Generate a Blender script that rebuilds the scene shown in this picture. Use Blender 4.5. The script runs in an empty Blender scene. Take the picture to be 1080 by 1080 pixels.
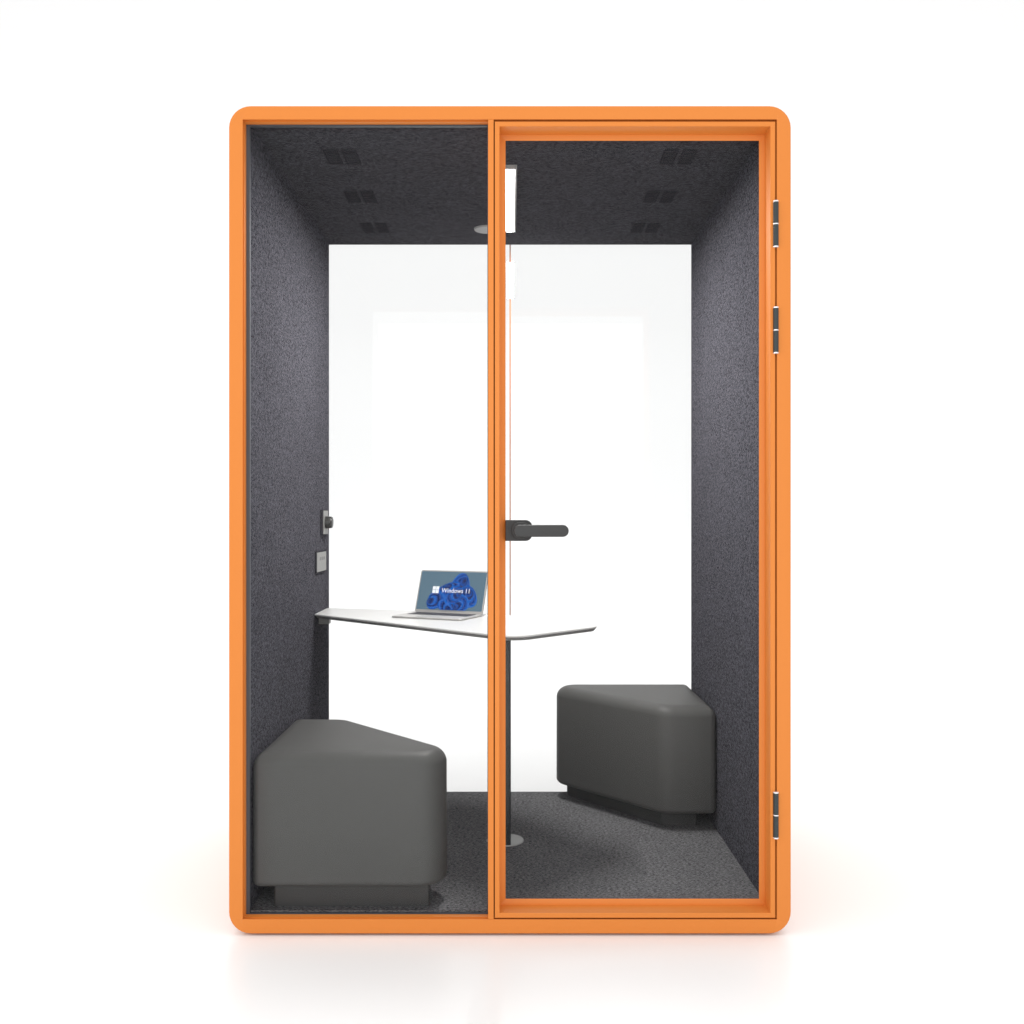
import bpy, bmesh, math, random
from mathutils import Vector, Matrix
PI = math.pi
S = bpy.context.scene
C = S.collection

# ------------------------------------------------------------------ camera
cam_d = bpy.data.cameras.new('camera')
cam = bpy.data.objects.new('camera', cam_d)
C.objects.link(cam)
CAM_Y, CAM_Z = -2.577, 1.107
cam.location = (0, CAM_Y, CAM_Z)
cam.rotation_euler = (PI / 2, 0, 0)
cam_d.sensor_width = 36
cam_d.lens = 33.83
cam_d.shift_x = 0.00185
cam_d.shift_y = 0.0074
cam_d.clip_start = 0.05
cam_d.clip_end = 200
S.camera = cam

# ------------------------------------------------------------------ studio light
w = bpy.data.worlds.new('World')
S.world = w
w.use_nodes = True
bg = w.node_tree.nodes['Background']
bg.inputs['Color'].default_value = (1, 1, 1, 1)
bg.inputs['Strength'].default_value = 1.05

def area(name, loc, target, sx, sy, power, col=(1, 1, 1)):
    d = bpy.data.lights.new(name, 'AREA')
    d.shape = 'RECTANGLE'; d.size = sx; d.size_y = sy; d.energy = power; d.color = col
    o = bpy.data.objects.new(name, d)
    C.objects.link(o)
    o.location = loc
    o.rotation_euler = (Vector(target) - Vector(loc)).to_track_quat('-Z', 'Y').to_euler()
    return o
area('front_softbox', (0, -3.6, 1.45), (0, 0, 1.45), 2.34, 2.8, 30)
area('overhead_fill', (0, .5, 7.5), (0, .5, 0), 11, 11, 215)  # added fill, not a known lamp: lifts the floor to white
area('rear_fill', (0, 5.2, 5.5), (0, 2.2, 0), 5, 2.5, 110)  # unseen fill added to brighten the shaded floor behind the booth
area('left_softbox', (-4.2, -2.2, 2.6), (-0.6, 0.1, 1.3), 1.6, 2.4, 22, (1, .98, .95))

S.view_settings.view_transform = 'Standard'
S.view_settings.look = 'None'
S.view_settings.exposure = 0
S.view_settings.gamma = 1
S.view_settings.use_curve_mapping = False

# ------------------------------------------------------------------ materials
def mat(name, col, rough=0.5, metal=0.0, spec=0.5, coat=0.0):
    m = bpy.data.materials.new(name); m.use_nodes = True
    b = m.node_tree.nodes['Principled BSDF']
    b.inputs['Base Color'].default_value = (*col, 1)
    b.inputs['Roughness'].default_value = rough
    b.inputs['Metallic'].default_value = metal
    b.inputs['Specular IOR Level'].default_value = spec
    b.inputs['Coat Weight'].default_value = coat
    return m

def textured(name, c0, c1, scale, stretch=(1, 1, 1), rough=0.9, bump=0.3, dist=0.002, spec=0.2,
             lo=0.35, hi=0.65, big=0.0, sheen=0.0, second=None):
    m = mat(name, c0, rough, spec=spec)
    nt = m.node_tree; N = nt.nodes; L = nt.links
    b = N['Principled BSDF']
    tc = N.new('ShaderNodeTexCoord'); mp = N.new('ShaderNodeMapping')
    mp.inputs['Scale'].default_value = stretch
    L.new(tc.outputs['Object'], mp.inputs['Vector'])
    n = N.new('ShaderNodeTexNoise'); n.inputs['Scale'].default_value = scale
    n.inputs['Detail'].default_value = 5; n.inputs['Roughness'].default_value = 0.7
    L.new(mp.outputs['Vector'], n.inputs['Vector'])
    src = n.outputs['Fac']
    if second:
        mp2 = N.new('ShaderNodeMapping'); mp2.inputs['Scale'].default_value = second
        L.new(tc.outputs['Object'], mp2.inputs['Vector'])
        n2 = N.new('ShaderNodeTexNoise'); n2.inputs['Scale'].default_value = scale
        n2.inputs['Detail'].default_value = 4
        L.new(mp2.outputs['Vector'], n2.inputs['Vector'])
        mx = N.new('ShaderNodeMath'); mx.operation = 'ADD'
        L.new(n.outputs['Fac'], mx.inputs[0]); L.new(n2.outputs['Fac'], mx.inputs[1])
        hf = N.new('ShaderNodeMath'); hf.operation = 'MULTIPLY'; hf.inputs[1].default_value = 0.5
        L.new(mx.outputs[0], hf.inputs[0]); src = hf.outputs[0]
    r = N.new('ShaderNodeValToRGB')
    r.color_ramp.elements[0].position = lo; r.color_ramp.elements[0].color = (*c0, 1)
    r.color_ramp.elements[1].position = hi; r.color_ramp.elements[1].color = (*c1, 1)
    L.new(src, r.inputs['Fac'])
    out = r.outputs['Color']
    if big:
        nb = N.new('ShaderNodeTexNoise'); nb.inputs['Scale'].default_value = 5
        nb.inputs['Detail'].default_value = 3
        L.new(tc.outputs['Object'], nb.inputs['Vector'])
        mr = N.new('ShaderNodeMapRange')
        mr.inputs['To Min'].default_value = 1 - big; mr.inputs['To Max'].default_value = 1 + big
        L.new(nb.outputs['Fac'], mr.inputs['Value'])
        hs = N.new('ShaderNodeHueSaturation')
        L.new(mr.outputs['Result'], hs.inputs['Value']); L.new(out, hs.inputs['Color'])
        out = hs.outputs['Color']
    L.new(out, b.inputs['Base Color'])
    bp = N.new('ShaderNodeBump'); bp.inputs['Strength'].default_value = bump
    bp.inputs['Distance'].default_value = dist
    L.new(src, bp.inputs['Height']); L.new(bp.outputs['Normal'], b.inputs['Normal'])
    b.inputs['Sheen Weight'].default_value = sheen
    return m

def glass_mat(name, tint, ior):
    m = bpy.data.materials.new(name); m.use_nodes = True
    nt = m.node_tree; N = nt.nodes; L = nt.links
    N.clear()
    o = N.new('ShaderNodeOutputMaterial'); mx = N.new('ShaderNodeMixShader')
    t = N.new('ShaderNodeBsdfTransparent'); t.inputs['Color'].default_value = (*tint, 1)
    g = N.new('ShaderNodeBsdfGlossy'); g.inputs['Roughness'].default_value = 0.0
    f = N.new('ShaderNodeFresnel'); f.inputs['IOR'].default_value = ior
    L.new(f.outputs[0], mx.inputs[0]); L.new(t.outputs[0], mx.inputs[1]); L.new(g.outputs[0], mx.inputs[2])
    L.new(mx.outputs[0], o.inputs['Surface'])
    return m

def emit(name, col, strength):
    m = mat(name, (0.01, 0.01, 0.01), 0.4, spec=0.1)
    b = m.node_tree.nodes['Principled BSDF']
    b.inputs['Emission Color'].default_value = (*col, 1)
    b.inputs['Emission Strength'].default_value = strength
    return m

M = {}
M['orange'] = textured('orange_powder_coat', (0.665, 0.208, 0.033), (0.69, 0.218, 0.037), 900, rough=0.45, bump=0.04, dist=0.0005, spec=0.3)
M['felt'] = textured('charcoal_felt', (0.033, 0.032, 0.039), (0.132, 0.130, 0.151), 250, (1, 0.33, 0.6), rough=1.0, bump=0.35, dist=0.002, spec=0.0, lo=0.37, hi=0.66, big=0.10)
M['felt_ceiling'] = textured('charcoal_ceiling_felt', (0.035, 0.034, 0.040), (0.106, 0.104, 0.117), 270, (0.4, 0.6, 1), rough=1.0, bump=0.3, dist=0.002, spec=0.0, lo=0.36, hi=0.64, big=0.08)
M['carpet'] = textured('grey_woven_carpet', (0.016, 0.016, 0.018), (0.27, 0.266, 0.276), 520, (0.22, 0.7, 1), rough=1.0, bump=0.3, dist=0.002, spec=0.0, lo=0.36, hi=0.68, big=0.10)
M['seat'] = textured('grey_seat_fabric', (0.066, 0.065, 0.0625), (0.100, 0.099, 0.096), 380, rough=0.52, bump=0.2, dist=0.001, spec=0.34)
M['plinth'] = mat('dark_grey_plinth', (0.036, 0.036, 0.036), 0.6)
M['gasket'] = mat('slate_gasket', (0.06, 0.068, 0.08), 0.5)
M['joint'] = mat('matte_orange_joint', (.32, .095, .03), .9, spec=0)
M['dark'] = mat('black_gap', (0.012, 0.006, 0.004), 0.8)
M['black'] = mat('black_powder_coat', (0.022, 0.024, 0.026), 0.4)
M['handle'] = mat('dark_grey_metal', (0.034, 0.034, 0.034), 0.6, 0.0)
M['hinge'] = mat('graphite_metal', (0.028, 0.037, 0.040), 0.4, 0.2)
M['chrome'] = mat('bright_steel', (0.85, 0.85, 0.87), 0.25, 0.7)
M['silver'] = mat('silver_aluminium', (0.50, 0.49, 0.475), 0.5, 0.4)
M['grey'] = mat('mid_grey_plastic', (0.36, 0.36, 0.355), 0.5)
M['plate'] = mat('light_grey_plate', (0.25, 0.25, 0.24), 0.45)
M['socket'] = mat('socket_dark', (0.16, 0.16, 0.155), 0.5)
M['vent'] = mat('vent_black', (0.046, 0.045, 0.052), 1.0, spec=0)
M['knob'] = mat('black_knob', (0.03, 0.03, 0.028), 0.35)
M['table'] = mat('white_laminate', (0.60, 0.60, 0.59), 0.38, spec=0.6)
M['table_edge'] = mat('grey_edge_band', (0.20, 0.20, 0.195), 0.5)
M['lamp'] = emit('lit_diffuser', (1, 0.985, 0.96), 8)
M['glass_front'] = glass_mat('clear_glass', (0.992, 0.995, 0.995), 1.14)
M['glass_back'] = glass_mat('clear_back_glass', (0.945, 0.947, 0.947), 1.42)
M['display'] = emit('lit_screen', (0.105, 0.180, 0.240), 1.0)
M['white_lit'] = emit('lit_white', (0.92, 0.95, 1.0), 1.0)
M['keys'] = mat('dark_keys', (0.05, 0.05, 0.055), 0.6)

fl = mat('white_studio_floor', (0.90, 0.895, 0.89), 0.3, spec=0.42)
nt = fl.node_tree
n = nt.nodes.new('ShaderNodeTexNoise'); n.inputs['Scale'].default_value = 1.3
tc = nt.nodes.new('ShaderNodeTexCoord'); nt.links.new(tc.outputs['Object'], n.inputs['Vector'])
mr = nt.nodes.new('ShaderNodeMapRange'); mr.inputs['To Min'].default_value = 0.27; mr.inputs['To Max'].default_value = 0.36
nt.links.new(n.outputs['Fac'], mr.inputs['Value']); nt.links.new(mr.outputs['Result'], nt.nodes['Principled BSDF'].inputs['Roughness'])
M['floor'] = fl
M['backdrop'] = mat('white_studio_backdrop', (0.93, 0.93, 0.93), 0.9, spec=0.1)

# ------------------------------------------------------------------ helpers
def link(name, bm, m, parent=None, smooth=False, bevel=0.0, seg=2):
    me = bpy.data.meshes.new(name)
    bmesh.ops.recalc_face_normals(bm, faces=bm.faces)
    bm.to_mesh(me); bm.free()
    for mm in (m if isinstance(m, (list, tuple)) else [m]):
        me.materials.append(mm)
    if smooth:
        me.polygons.foreach_set('use_smooth', [True] * len(me.polygons))
        me.set_sharp_from_angle(angle=math.radians(38))
    o = bpy.data.objects.new(name, me); C.objects.link(o)
    if parent: o.parent = parent
    if bevel:
        b = o.modifiers.new('bevel', 'BEVEL'); b.width = bevel; b.segments = seg
        b.limit_method = 'ANGLE'; b.angle_limit = math.radians(40)
        b.harden_normals = True
        me.polygons.foreach_set('use_smooth', [True] * len(me.polygons))
    return o

def box(bm, x0, x1, y0, y1, z0, z1, mi=0):
    v = [bm.verts.new((x, y, z)) for z in (z0, z1) for y in (y0, y1) for x in (x0, x1)]
    for f in ((0, 1, 3, 2), (4, 6, 7, 5), (0, 4, 5, 1), (2, 3, 7, 6), (0, 2, 6, 4), (1, 5, 7, 3)):
        bm.faces.new([v[i] for i in f]).material_index = mi
    return bm

def boxo(name, b, m, parent=None, bevel=0.0):
    return link(name, box(bmesh.new(), *b), m, parent, bevel=bevel)

def rpoly(pts, r, inset=0.0, n=8):
    """2-D polygon (ccw) with rounded corners, inset; always len(pts)*(n+1) points."""
    out = []
    k = len(pts)
    rs = r if isinstance(r, (list, tuple)) else [r] * k
    P = [Vector(p) for p in pts]
    Q = []
    for i in range(k):
        a, b, c = P[i - 1], P[i], P[(i + 1) % k]
        d1 = (b - a).normalized(); d2 = (c - b).normalized()
        n1 = Vector((-d1.y, d1.x)); n2 = Vector((-d2.y, d2.x))
        bis = n1 + n2
        Q.append(b + bis * (inset / (bis.dot(n1))))
    for i in range(k):
        a, b, c = Q[i - 1], Q[i], Q[(i + 1) % k]
        d1 = (b - a).normalized(); d2 = (c - b).normalized()
        th = math.acos(max(-1, min(1, d1.dot(d2))))
        rr = max(rs[i] - inset, 0.0005)
        t = rr * math.tan(th / 2)
        n1 = Vector((-d1.y, d1.x))
        cen = b - d1 * t + n1 * rr
        a0 = math.atan2(-n1.y, -n1.x)
        for j in range(n + 1):
            an = a0 + th * j / n
            out.append(cen + Vector((math.cos(an), math.sin(an))) * rr)
    return out

def rrect(x0, x1, z0, z1, r, n=8):
    return rpoly([(x0, z0), (x1, z0), (x1, z1), (x0, z1)], r, 0, n)

def loops(bm, L, close=False, caps=True, mi=0):
    V = [[bm.verts.new(p) for p in l] for l in L]
    idx = list(range(len(V) - 1)) + ([len(V) - 1] if close else [])
    for i in idx:
        A, B = V[i], V[(i + 1) % len(V)]
        k = len(A)
        for j in range(k):
            bm.faces.new((A[j], A[(j + 1) % k], B[(j + 1) % k], B[j])).material_index = mi
    if caps and not close:
        bm.faces.new(V[0]).material_index = mi; bm.faces.new(V[-1]).material_index = mi
    return V

def xz(loop, y): return [(p.x, y, p.y) for p in loop]
def xy(loop, z): return [(p.x, p.y, z) for p in loop]

def cyl(bm, c, axis, r, h, seg=32, r2=None, mi=0):
    """from centre c of the start face, along axis 'x','y','z', length h"""
    r2 = r if r2 is None else r2
    L = []
    for q, rr in ((0, r), (h, r2)):
        l = []
        for i in range(seg):
            a = 2 * PI * i / seg; u, v = math.cos(a) * rr, math.sin(a) * rr
            p = {'x': (q, u, v), 'y': (u, q, v), 'z': (u, v, q)}[axis]
            l.append((c[0] + p[0], c[1] + p[1], c[2] + p[2]))
        L.append(l)
    loops(bm, L, mi=mi)
    return bm

def thing(name, label, cat, loc=(0, 0, 0), rz=0, group=None):
    o = bpy.data.objects.new(name, None); C.objects.link(o)
    o.empty_display_size = 0.1
    o.location = loc; o.rotation_euler = (0, 0, rz)
    o['label'] = label; o['category'] = cat
    if group: o['group'] = group
    return o

# ------------------------------------------------------------------ setting
FZ = -.0085
bm = bmesh.new()
vs = [bm.verts.new(p) for p in ((-14, -9, FZ), (14, -9, FZ), (14, 7, FZ), (-14, 7, FZ))]
bm.faces.new(vs)
o = link('floor', bm, M['floor']); o['kind'] = 'structure'
bm = bmesh.new()
prof = [(7 + 2.0 * math.sin(a), FZ + 2.0 - 2.0 * math.cos(a)) for a in [PI / 2 * i / 16 for i in range(17)]] + [(9, 9)]
rows = [[bm.verts.new((x, y, z)) for x in (-14, 14)] for y, z in prof]
for a, b in zip(rows, rows[1:]): bm.faces.new((a[0], a[1], b[1], b[0]))
o = link('backdrop', bm, M['backdrop'], smooth=True); o['kind'] = 'structure'

# ------------------------------------------------------------------ the booth
booth = thing('office_booth', 'tall orange framed glass office booth with charcoal felt lining, standing on the white floor', 'office booth')
ZB, ZT = -.0025, 2.2155
D = 1.25
R = 0.058
# front frame ring
def frame_ring(name, y0, sgn, ix0, ix1, iz0, iz1, depth):
    bm = bmesh.new(); L = []
    e = 0.0035
    L.append(xz(rrect(-.7535, .7525, ZB, ZT, R), y0 + sgn * depth))
    for i in range(6):
        a = PI / 2 * i / 5
        ins = e * (1 - math.cos(a)) if False else e * (1 - math.cos(a))
        yy = y0 + sgn * (e - e * math.sin(a))
        L.append(xz(rrect(-.7535 + ins, .7525 - ins, ZB + ins, ZT - ins, R - ins), yy))
    c = 0.0012
    L.append(xz(rrect(ix0 - c, ix1 + c, iz0 - c, iz1 + c, 0.0006), y0))
    L.append(xz(rrect(ix0, ix1, iz0, iz1, 0.0006), y0 + sgn * c))
    L.append(xz(rrect(ix0, ix1, iz0, iz1, 0.0006), y0 + sgn * .0025))
    g = .0045
    L.append(xz(rrect(ix0 - g, ix1 + g, iz0 - g, iz1 + g, 0.0006), y0 + sgn * .0026))
    L.append(xz(rrect(ix0 - g, ix1 + g, iz0 - g, iz1 + g, 0.0006), y0 + sgn * .017))
    L.append(xz(rrect(ix0, ix1, iz0, iz1, 0.0006), y0 + sgn * .0171))
    L.append(xz(rrect(ix0, ix1, iz0, iz1, 0.0006), y0 + sgn * depth))
    loops(bm, L, close=True)
    return link(name, bm, M['orange'], booth, smooth=True)
frame_ring('front_frame', 0, 1, -.716, .7145, .0360, 2.179, .044)
frame_ring('rear_frame', D, -1, -.732, .732, .014, 2.202, .044)
# shell between them
bm = bmesh.new()
L = [xz(rrect(-.749, .749, ZB + .002, ZT - .002, R), .044), xz(rrect(-.749, .749, ZB + .002, ZT - .002, R), D - .044),
     xz(rrect(-.735, .735, .012, 2.2045, .02), D - .044), xz(rrect(-.735, .735, .012, 2.2045, .02), .044)]
loops(bm, L, close=True)
link('shell', bm, M['orange'], booth, smooth=True)
# mullion
bm = bmesh.new(); box(bm, -.0590, -.0440, 0.0, .060, .0361, 2.1789)
link('mullion', bm, M['orange'], booth, bevel=.0009)
# dark rebate behind the door gap
bm = bmesh.new()
loops(bm, [xz(rrect(-.0439, .7144, .0361, 2.1789, .0005), .018), xz(rrect(-.0439, .7144, .0361, 2.1789, .0005), .040),
           xz(rrect(-.0417, .7110, .0395, 2.1738, .0005), .040), xz(rrect(-.0417, .7110, .0395, 2.1738, .0005), .018)], close=True)
link('door_seal', bm, M['dark'], booth)
# felt panels
bm = box(bmesh.new(), -.733, -.709, .046, 1.19, .016, 2.199)
link('wall_panel', bm, M['felt'], booth)['label'] = 'left charcoal felt wall panel'
bm = box(bmesh.new(), .709, .733, .078, 1.19, .016, 2.199)
link('wall_panel', bm, M['felt'], booth)['label'] = 'right charcoal felt wall panel'
bm = box(bmesh.new(), -.7085, .7085, .080, 1.19, 2.183, 2.200)
box(bm, -.7085, -.060, .046, .0795, 2.183, 2.200)
link('ceiling_panel', bm, M['felt_ceiling'], booth)
bm = bmesh.new()
pl = [(-.7085, .046), (-.0605, .046), (-.0605, .080), (.7085, .080), (.7085, 1.19), (-.7085, 1.19)]
loops(bm, [[(x, y, .0145) for x, y in pl], [(x, y, .042) for x, y in pl]])
link('carpet', bm, M['carpet'], booth)
# fixed window
f = bmesh.new()
loops(f, [xz(rrect(-.7159, -.0591, .0362, 2.1788, .0005), .034), xz(rrect(-.7159, -.0591, .0362, 2.1788, .0005), .0445),
          xz(rrect(-.7065, -.0615, .0375, 2.1745, .0005), .0445), xz(rrect(-.7065, -.0615, .0375, 2.1745, .0005), .034)], close=True)
win = link('fixed_window', f, M['gasket'], booth)
boxo('glass_pane', (-.7120, -.0600, .0365, .0425, .0368, 2.1765), M['glass_front'], win)
# rear glazing
rw = link('rear_window', box(bmesh.new(), -.0022, .0022, 1.1925, 1.2045, .016, 2.1985), M['joint'], booth)
rw['label'] = 'thin orange joint strip down the middle of the rear glazing'
boxo('glass_pane', (-.7325, -.0023, 1.1935, 1.2035, .0155, 2.199), M['glass_back'], rw)
boxo('glass_pane', (.0023, .7325, 1.1935, 1.2035, .0155, 2.199), M['glass_back'], rw)

# door
bm = bmesh.new(); c = .0012
def dr(i): return rrect(-.0412 + i, .7103 - i, .0400 + i, 2.1732 - i, .0008)
L = [xz(dr(0), .075), xz(dr(0), c), xz(dr(c), 0), xz(dr(.0130 - c), 0), xz(dr(.0130), c), xz(dr(.0130), .056)]
L += [xz(dr(.0275), .0575), xz(dr(.0287), .0587), xz(dr(.0190), .075)]
loops(bm, L, close=True)
door = link('door', bm, M['orange'], booth, smooth=True)
boxo('glass_pane', (-.0270, .6960, .0640, .0700, .0550, 2.1590), M['glass_front'], door)
# lock case and lever
zc = CAM_Z - (559.5 - 548) / 388
bm = bmesh.new()
pts = [(-.0128, zc - .0285), (.0600, zc - .0285), (.0600, zc + .0285), (-.0128, zc + .0285)]
rr = [.002, .018, .018, .002]
loops(bm, [xz(rpoly(pts, rr), .0638), xz(rpoly(pts, rr), .037), xz(rpoly(pts, rr, .0012), .0355)])
lock = link('lock_case', bm, M['handle'], door, smooth=True)
bm = bmesh.new()
pts = [(.004, zc - .0225), (.0550, zc - .0225), (.0550, zc + .0225), (.004, zc + .0225)]
loops(bm, [xz(rpoly(pts, .020), .0355), xz(rpoly(pts, .020), .022), xz(rpoly(pts, .020, .0015), .0205)])
pts = [(.010, zc - .0168), (.1570, zc - .0168), (.1570, zc + .0155), (.010, zc + .0155)]
pp = lambda i: rpoly(pts, .0160, i)
loops(bm, [xz(pp(.002), .0240), xz(pp(0), .0160), xz(pp(0), -.0020), xz(pp(.0012), -.0042), xz(pp(.0035), -.0050)])
link('door_handle', bm, M['handle'], door, smooth=True)
# hinges
for yy in (235, 347.5, 861):
    z0 = CAM_Z + (548 - yy) / 396.0
    hx = (819.6 - 538) / 396.0
    bm = bmesh.new()
    for a, b in ((-.0590, -.0015), (.0015, .0590)):
        cyl(bm, (hx, -.0020, z0 + a), 'z', .0072, b - a, 28)
    # knuckle leaves sitting in the gap
    box(bm, hx - .0012, hx + .0012, 0, .016, z0 - .058, z0 + .058)
    h = link('hinge', bm, M['hinge'], booth, smooth=True)
    for a, b in ((-.0625, -.0590), (-.0015, .0015), (.0590, .0625)):
        bm = cyl(bmesh.new(), (hx, -.0020, z0 + a), 'z', .0074, b - a, 28)
        link('hinge_ring', bm, M['chrome'], h, smooth=True)

# ceiling light
bm = bmesh.new()
for b in ((-.021, -.015, .342, .992), (.015, .021, .342, .992), (-.015, .015, .342, .350), (-.015, .015, .984, .992)):
    box(bm, b[0], b[1], b[2], b[3], 2.172, 2.183)
cl = link('ceiling_light', bm, M['grey'], booth)
boxo('diffuser', (-.0149, .0149, .3505, .9835, 2.1735, 2.1825), M['lamp'], cl)
lp_ = bpy.data.lights.new('strip_lamp', 'AREA'); lp_.shape = 'RECTANGLE'; lp_.size = .028; lp_.size_y = .63; lp_.energy = 28; lp_.color = (1, .985, .965)
lo_ = bpy.data.objects.new('strip_lamp', lp_); C.objects.link(lo_); lo_.location = (0, .667, 2.1728)
# sensor disc
bm = cyl(bmesh.new(), (-.087, .985, 2.183), 'z', .047, -.005, 40, .044)
link('sensor_disc', bm, M['grey'], booth, smooth=True)
# vents: pairs of slots
for sx in (-1, 1):
    for yc in (.275, .627, .970):
        bm = bmesh.new()
        for dx in (-.027, .027):
            xc = sx * .498 + dx
            for (a, b, c_, d) in ((-.021, -.018, -.056, .056), (.018, .021, -.056, .056), (-.018, .018, -.056, -.052), (-.018, .018, .052, .056)):
                box(bm, xc + a, xc + b, yc + c_, yc + d, 2.1805, 2.1829)
            for k in range(7):
                y = yc - .045 + k * .015
                box(bm, xc - .018, xc + .018, y - .004, y + .004, 2.1813, 2.1829)
        link('ceiling_vent', bm, M['vent'], booth)
# power panel on the left wall
bm = box(bmesh.new(), -.7090, -.7035, .915, 1.104, .910, .991)
pw = link('power_panel', bm, M['vent'], booth, bevel=.001)
boxo('face_plate', (-.7035, -.7020, .926, 1.096, .915, .986), M['plate'], pw)
for yk in (.975, 1.01, 1.045):
    boxo('socket', (-.7020, -.7014, yk, yk + .022, .956, .968), M['socket'], pw)
# control switch with round knob
bm = box(bmesh.new(), -.7090, -.7020, 1.012, 1.130, 1.050, 1.143)
sw = link('control_switch', bm, M['vent'], booth, bevel=.001)
boxo('face_plate', (-.7020, -.7000, 1.036, 1.122, 1.052, 1.141), M['plate'], sw)
bm = bmesh.new(); cy, cz = 1.078, 1.0965
L = []
for (px, r) in ((-.7000, .0235), (-.680, .0225), (-.675, .020), (-.673, .014)):
    L.append([(px, cy + r * math.cos(2 * PI * i / 28), cz + r * math.sin(2 * PI * i / 28)) for i in range(28)])
loops(bm, L)
link('knob', bm, M['knob'], sw, smooth=True)

# ------------------------------------------------------------------ stools
def make_stool():
    t = thing('stool', '', 'stool', group='wedge shaped upholstered stools inside the booth')
    # local origin = booth centre footprint of the stool
    P = [(-.2660, -.249), (.3605, -.249), (-.0790, .240), (-.2660, .240)]
    rad = [.022, .078, .09, .024]
    n = 10
    bm = bmesh.new(); L = []
    z0, z1 = .099, .471
    rb, rt = .018, .046
    for i in range(7):
        a = PI / 2 * i / 6
        L.append(xy(rpoly(P, rad, rb * (1 - math.sin(a)), n), z0 + rb * (1 - math.cos(a))))
    for i in range(1, 11):
        a = PI / 2 * i / 10
        L.append(xy(rpoly(P, rad, rt * (1 - math.cos(a)), n), z1 - rt + rt * math.sin(a) * .93))
    # gentle crown
    rim = L[-1]; cen = (-.105, -.05)
    for fac, dz in ((.8, .030), (.55, .055), (.3, .068), (.05, .07)):
        L.append([(cen[0] + (p[0] - cen[0]) * fac, cen[1] + (p[1] - cen[1]) * fac, z1 - rt + rt * (.93 + dz)) for p in rim])
    loops(bm, L)
    link('cushion', bm, M['seat'], t, smooth=True)
    Q = [(-.2100, -.230), (.2200, -.230), (.2200, -.195), (-.085, .175), (-.2100, .175)]
    bm = bmesh.new()
    loops(bm, [xy(rpoly(Q, .008, 0, 4), .0425), xy(rpoly(Q, .008, 0, 4), .104)])
    link('plinth', bm, M['plinth'], t, smooth=True)
    return t
CXY = (-.4415, .302)
st = make_stool()
st.location = (CXY[0], CXY[1], 0)
st['label'] = 'grey wedge stool at the left behind the fixed glass, broad face to the front'
r = st.copy(); C.objects.link(r)
for ch in list(st.children):
    c_ = ch.copy(); C.objects.link(c_); c_.parent = r
r.location = (-CXY[0], 1.25 - CXY[1], 0); r.rotation_euler = (0, 0, PI)
r['label'] = 'grey wedge stool in the rear right corner behind the door, slanted face forward'

# ------------------------------------------------------------------ table
TZ = .765
tb = thing('table', 'white wedge shaped table on a black post, fixed to the left felt wall', 'table', (-.02, .60, .042))
def tl(pts): return [(x + .02, y - .60) for x, y in pts]
TP = tl([(-.7075, .905), (.012, .225), (.300, .520), (-.080, .960), (-.7075, 1.142)])
rad = [.004, .075, .060, .10, .004]
bm = bmesh.new(); zt = TZ - .042
loops(bm, [xy(rpoly(TP, rad, .0012), zt), xy(rpoly(TP, rad, 0), zt - .0012), xy(rpoly(TP, rad, 0), zt - .0050)])
link('tabletop', bm, M['table'], tb, smooth=True)
bm = bmesh.new()
loops(bm, [xy(rpoly(TP, rad, .0004), zt - .0051), xy(rpoly(TP, rad, .009), zt - .015), ])
link('edge_band', bm, M['table_edge'], tb, smooth=True)
bm = bmesh.new(); lp = [(-.050, .561), (.0025, .561), (.0025, .612), (-.050, .612)]
loops(bm, [xy(rpoly(tl(lp), .007), .001), xy(rpoly(tl(lp), .007), zt - .0172)])
link('leg', bm, M['black'], tb, smooth=True)
bm = cyl(bmesh.new(), (.004, .018, .0), 'z', .062, .003, 48, .060)
link('foot_plate', bm, M['grey'], tb, smooth=True)
bm = bmesh.new(); box(bm, -.7080 + .02, -.6700 + .02, .980 - .60, 1.02 - .60, zt - .045, zt - .0175)
link('wall_bracket', bm, M['plate'], tb, bevel=.002)

# ------------------------------------------------------------------ laptop
ux = Vector((.25, -.112)).normalized(); ang = math.atan2(ux.y, ux.x)
W, DP = .274, .172
lt = thing('laptop', 'open silver laptop on the white table, blue flower shape on its screen', 'laptop', (-.416, .778, TZ + .0004), ang)
bm = bmesh.new()
loops(bm, [xy(rrect(0, W, 0, DP, .010), .001), xy(rrect(-.0, W, 0, DP, .010), .0050), xy(rrect(.001, W - .001, .001, DP - .001, .009), .0060)])
base = link('base', bm, M['silver'], lt, smooth=True)
bm = bmesh.new()
for r_ in range(5):
    nk = 13
    for k in range(nk):
        x0 = .018 + k * (W - .036) / nk; y0 = .082 + r_ * .0148
        box(bm, x0 + .0012, x0 + (W - .036) / nk - .0012, y0, y0 + .0125, .0060, .0072)
link('keyboard', bm, M['keys'], base)
boxo('trackpad', (W / 2 - .048, W / 2 + .048, .012, .070, .0060, .0064), M['grey'], base)
tilt = math.radians(19)
H = .158
lid = link('lid', None or (lambda b: (loops(b, [xz(rrect(0, W, 0, H, .007), 0), xz(rrect(0, W, 0, H, .007), .005)]), b)[1])(bmesh.new()), M['silver'], lt, smooth=True)
lid.location = (0, DP - .006, .0065); lid.rotation_euler = (-tilt, 0, 0)
m_ = .0045
x0, x1, z0, z1 = m_, W - m_, .010, H - m_
bm = bmesh.new(); loops(bm, [xz(rrect(x0, x1, z0, z1, .002), -.0004), xz(rrect(x0, x1, z0, z1, .002), .001)])
link('display', bm, M['display'], lid)
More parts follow.
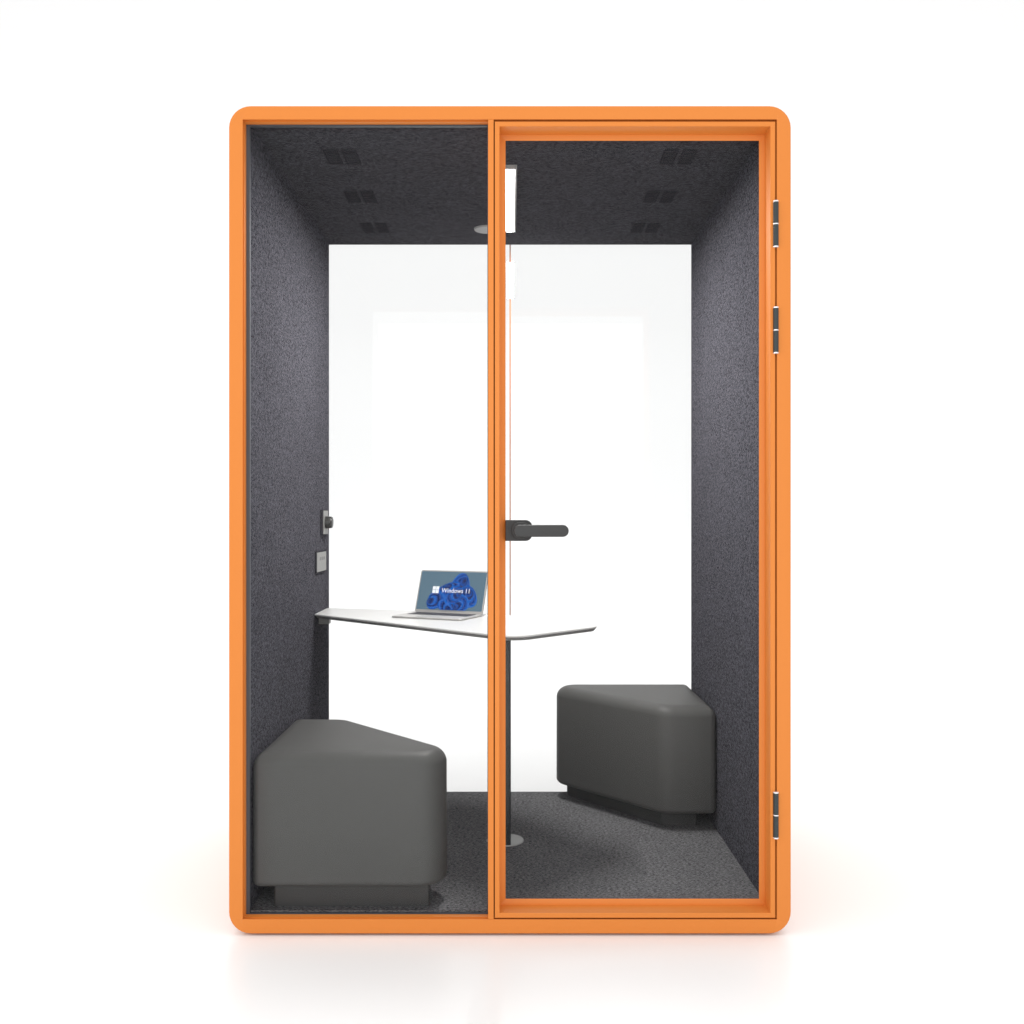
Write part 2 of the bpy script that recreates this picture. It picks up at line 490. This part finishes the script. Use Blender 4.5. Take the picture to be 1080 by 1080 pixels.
# blue petals (flat artwork on the display)
SW, SH = x1 - x0, z1 - z0
def petal_mesh(bm, cx, cy, a, b, rot, depth, mi, wob=0.0, ph=0.0):
    pts = []
    for i in range(48):
        t = 2 * PI * i / 48
        rr_ = 1 + wob * math.sin(3 * t + ph)
        u = a * math.cos(t) * rr_; v = b * math.sin(t) * rr_
        X = cx + u * math.cos(rot) - v * math.sin(rot)
        Y = cy + u * math.sin(rot) + v * math.cos(rot)
        X = x0 + X; Z = max(z0 + Y, z0 + .0004)
        pts.append((X, -depth, Z))
    f = bm.faces.new([bm.verts.new(p) for p in pts]); f.material_index = mi
blues = [emit('petal_blue_%s' % nme, c_, 1.0) for nme, c_ in (
    ('deep', (.002, .014, .09)), ('dark', (.003, .035, .20)), ('mid', (.004, .070, .36)), ('bright', (.008, .125, .52)), ('pale', (.02, .22, .62)))]
bm = bmesh.new(); dpt = .0006
petals = [  # cx, cy (fractions of width / height), a, b, rotation
    (.62, .66, .165, .20, 1.05), (.44, .50, .20, .15, .55), (.75, .36, .17, .20, -.6),
    (.30, .26, .16, .18, .5), (.64, .18, .17, .17, .1), (.46, .14, .13, .16, .0), (.55, .38, .15, .15, .9)]
for q, (cx, cy, a, b, rot) in enumerate(petals):
    for k in range(10):
        s = 1.28 - k * .118
        mi = [3, 2, 1, 2, 3, 1, 0, 2, 1, 0][k] if q % 2 == 0 else [2, 3, 2, 1, 0, 2, 3, 1, 0, 1][k]
        sh = k * .014
        petal_mesh(bm, (cx + sh * math.cos(rot + q)) * SW, (cy + sh * math.sin(rot + q)) * SH, a * SW * s * .78, b * SH * s, rot, dpt, mi, .07, q + k * .5)
        dpt += .00003
link('flower_graphic', bm, blues, lid)
# logo: four white squares
bm = bmesh.new(); dpt += .0003
lx, lz, ls, g = x0 + .215 * SW, z0 + .425 * SH, .098 * SW, .0009
for i in (0, 1):
    for j in (0, 1):
        a = lx + i * (ls / 2 + g / 2); b = lz + j * (ls / 2 + g / 2); h2 = ls / 2 - g / 2
        bm.faces.new([bm.verts.new(p) for p in ((a, -dpt, b), (a + h2, -dpt, b), (a + h2, -dpt, b + h2), (a, -dpt, b + h2))])
link('logo', bm, M['white_lit'], lid)
cu = bpy.data.curves.new('lettering', 'FONT'); cu.body = 'Windows 11'; cu.size = 1
cu.offset = 0.004
tmp = bpy.data.objects.new('lettering_source', cu); C.objects.link(tmp)
bpy.context.view_layer.update()
me = bpy.data.meshes.new_from_object(tmp.evaluated_get(bpy.context.evaluated_depsgraph_get()))
bpy.data.objects.remove(tmp); bpy.data.curves.remove(cu)
xs = [v.co.x for v in me.vertices]; ys = [v.co.y for v in me.vertices]
sx_ = .425 * SW / (max(xs) - min(xs)); sy_ = sx_ * 1.05
for v in me.vertices:
    v.co = (x0 + .355 * SW + (v.co.x - min(xs)) * sx_, -dpt, lz + .0035 + v.co.y * sy_)
me.name = 'lettering'; me.materials.clear(); me.materials.append(M['white_lit'])
o = bpy.data.objects.new('lettering', me); C.objects.link(o); o.parent = lid

S.cycles.max_bounces = 10
S.cycles.transparent_max_bounces = 16
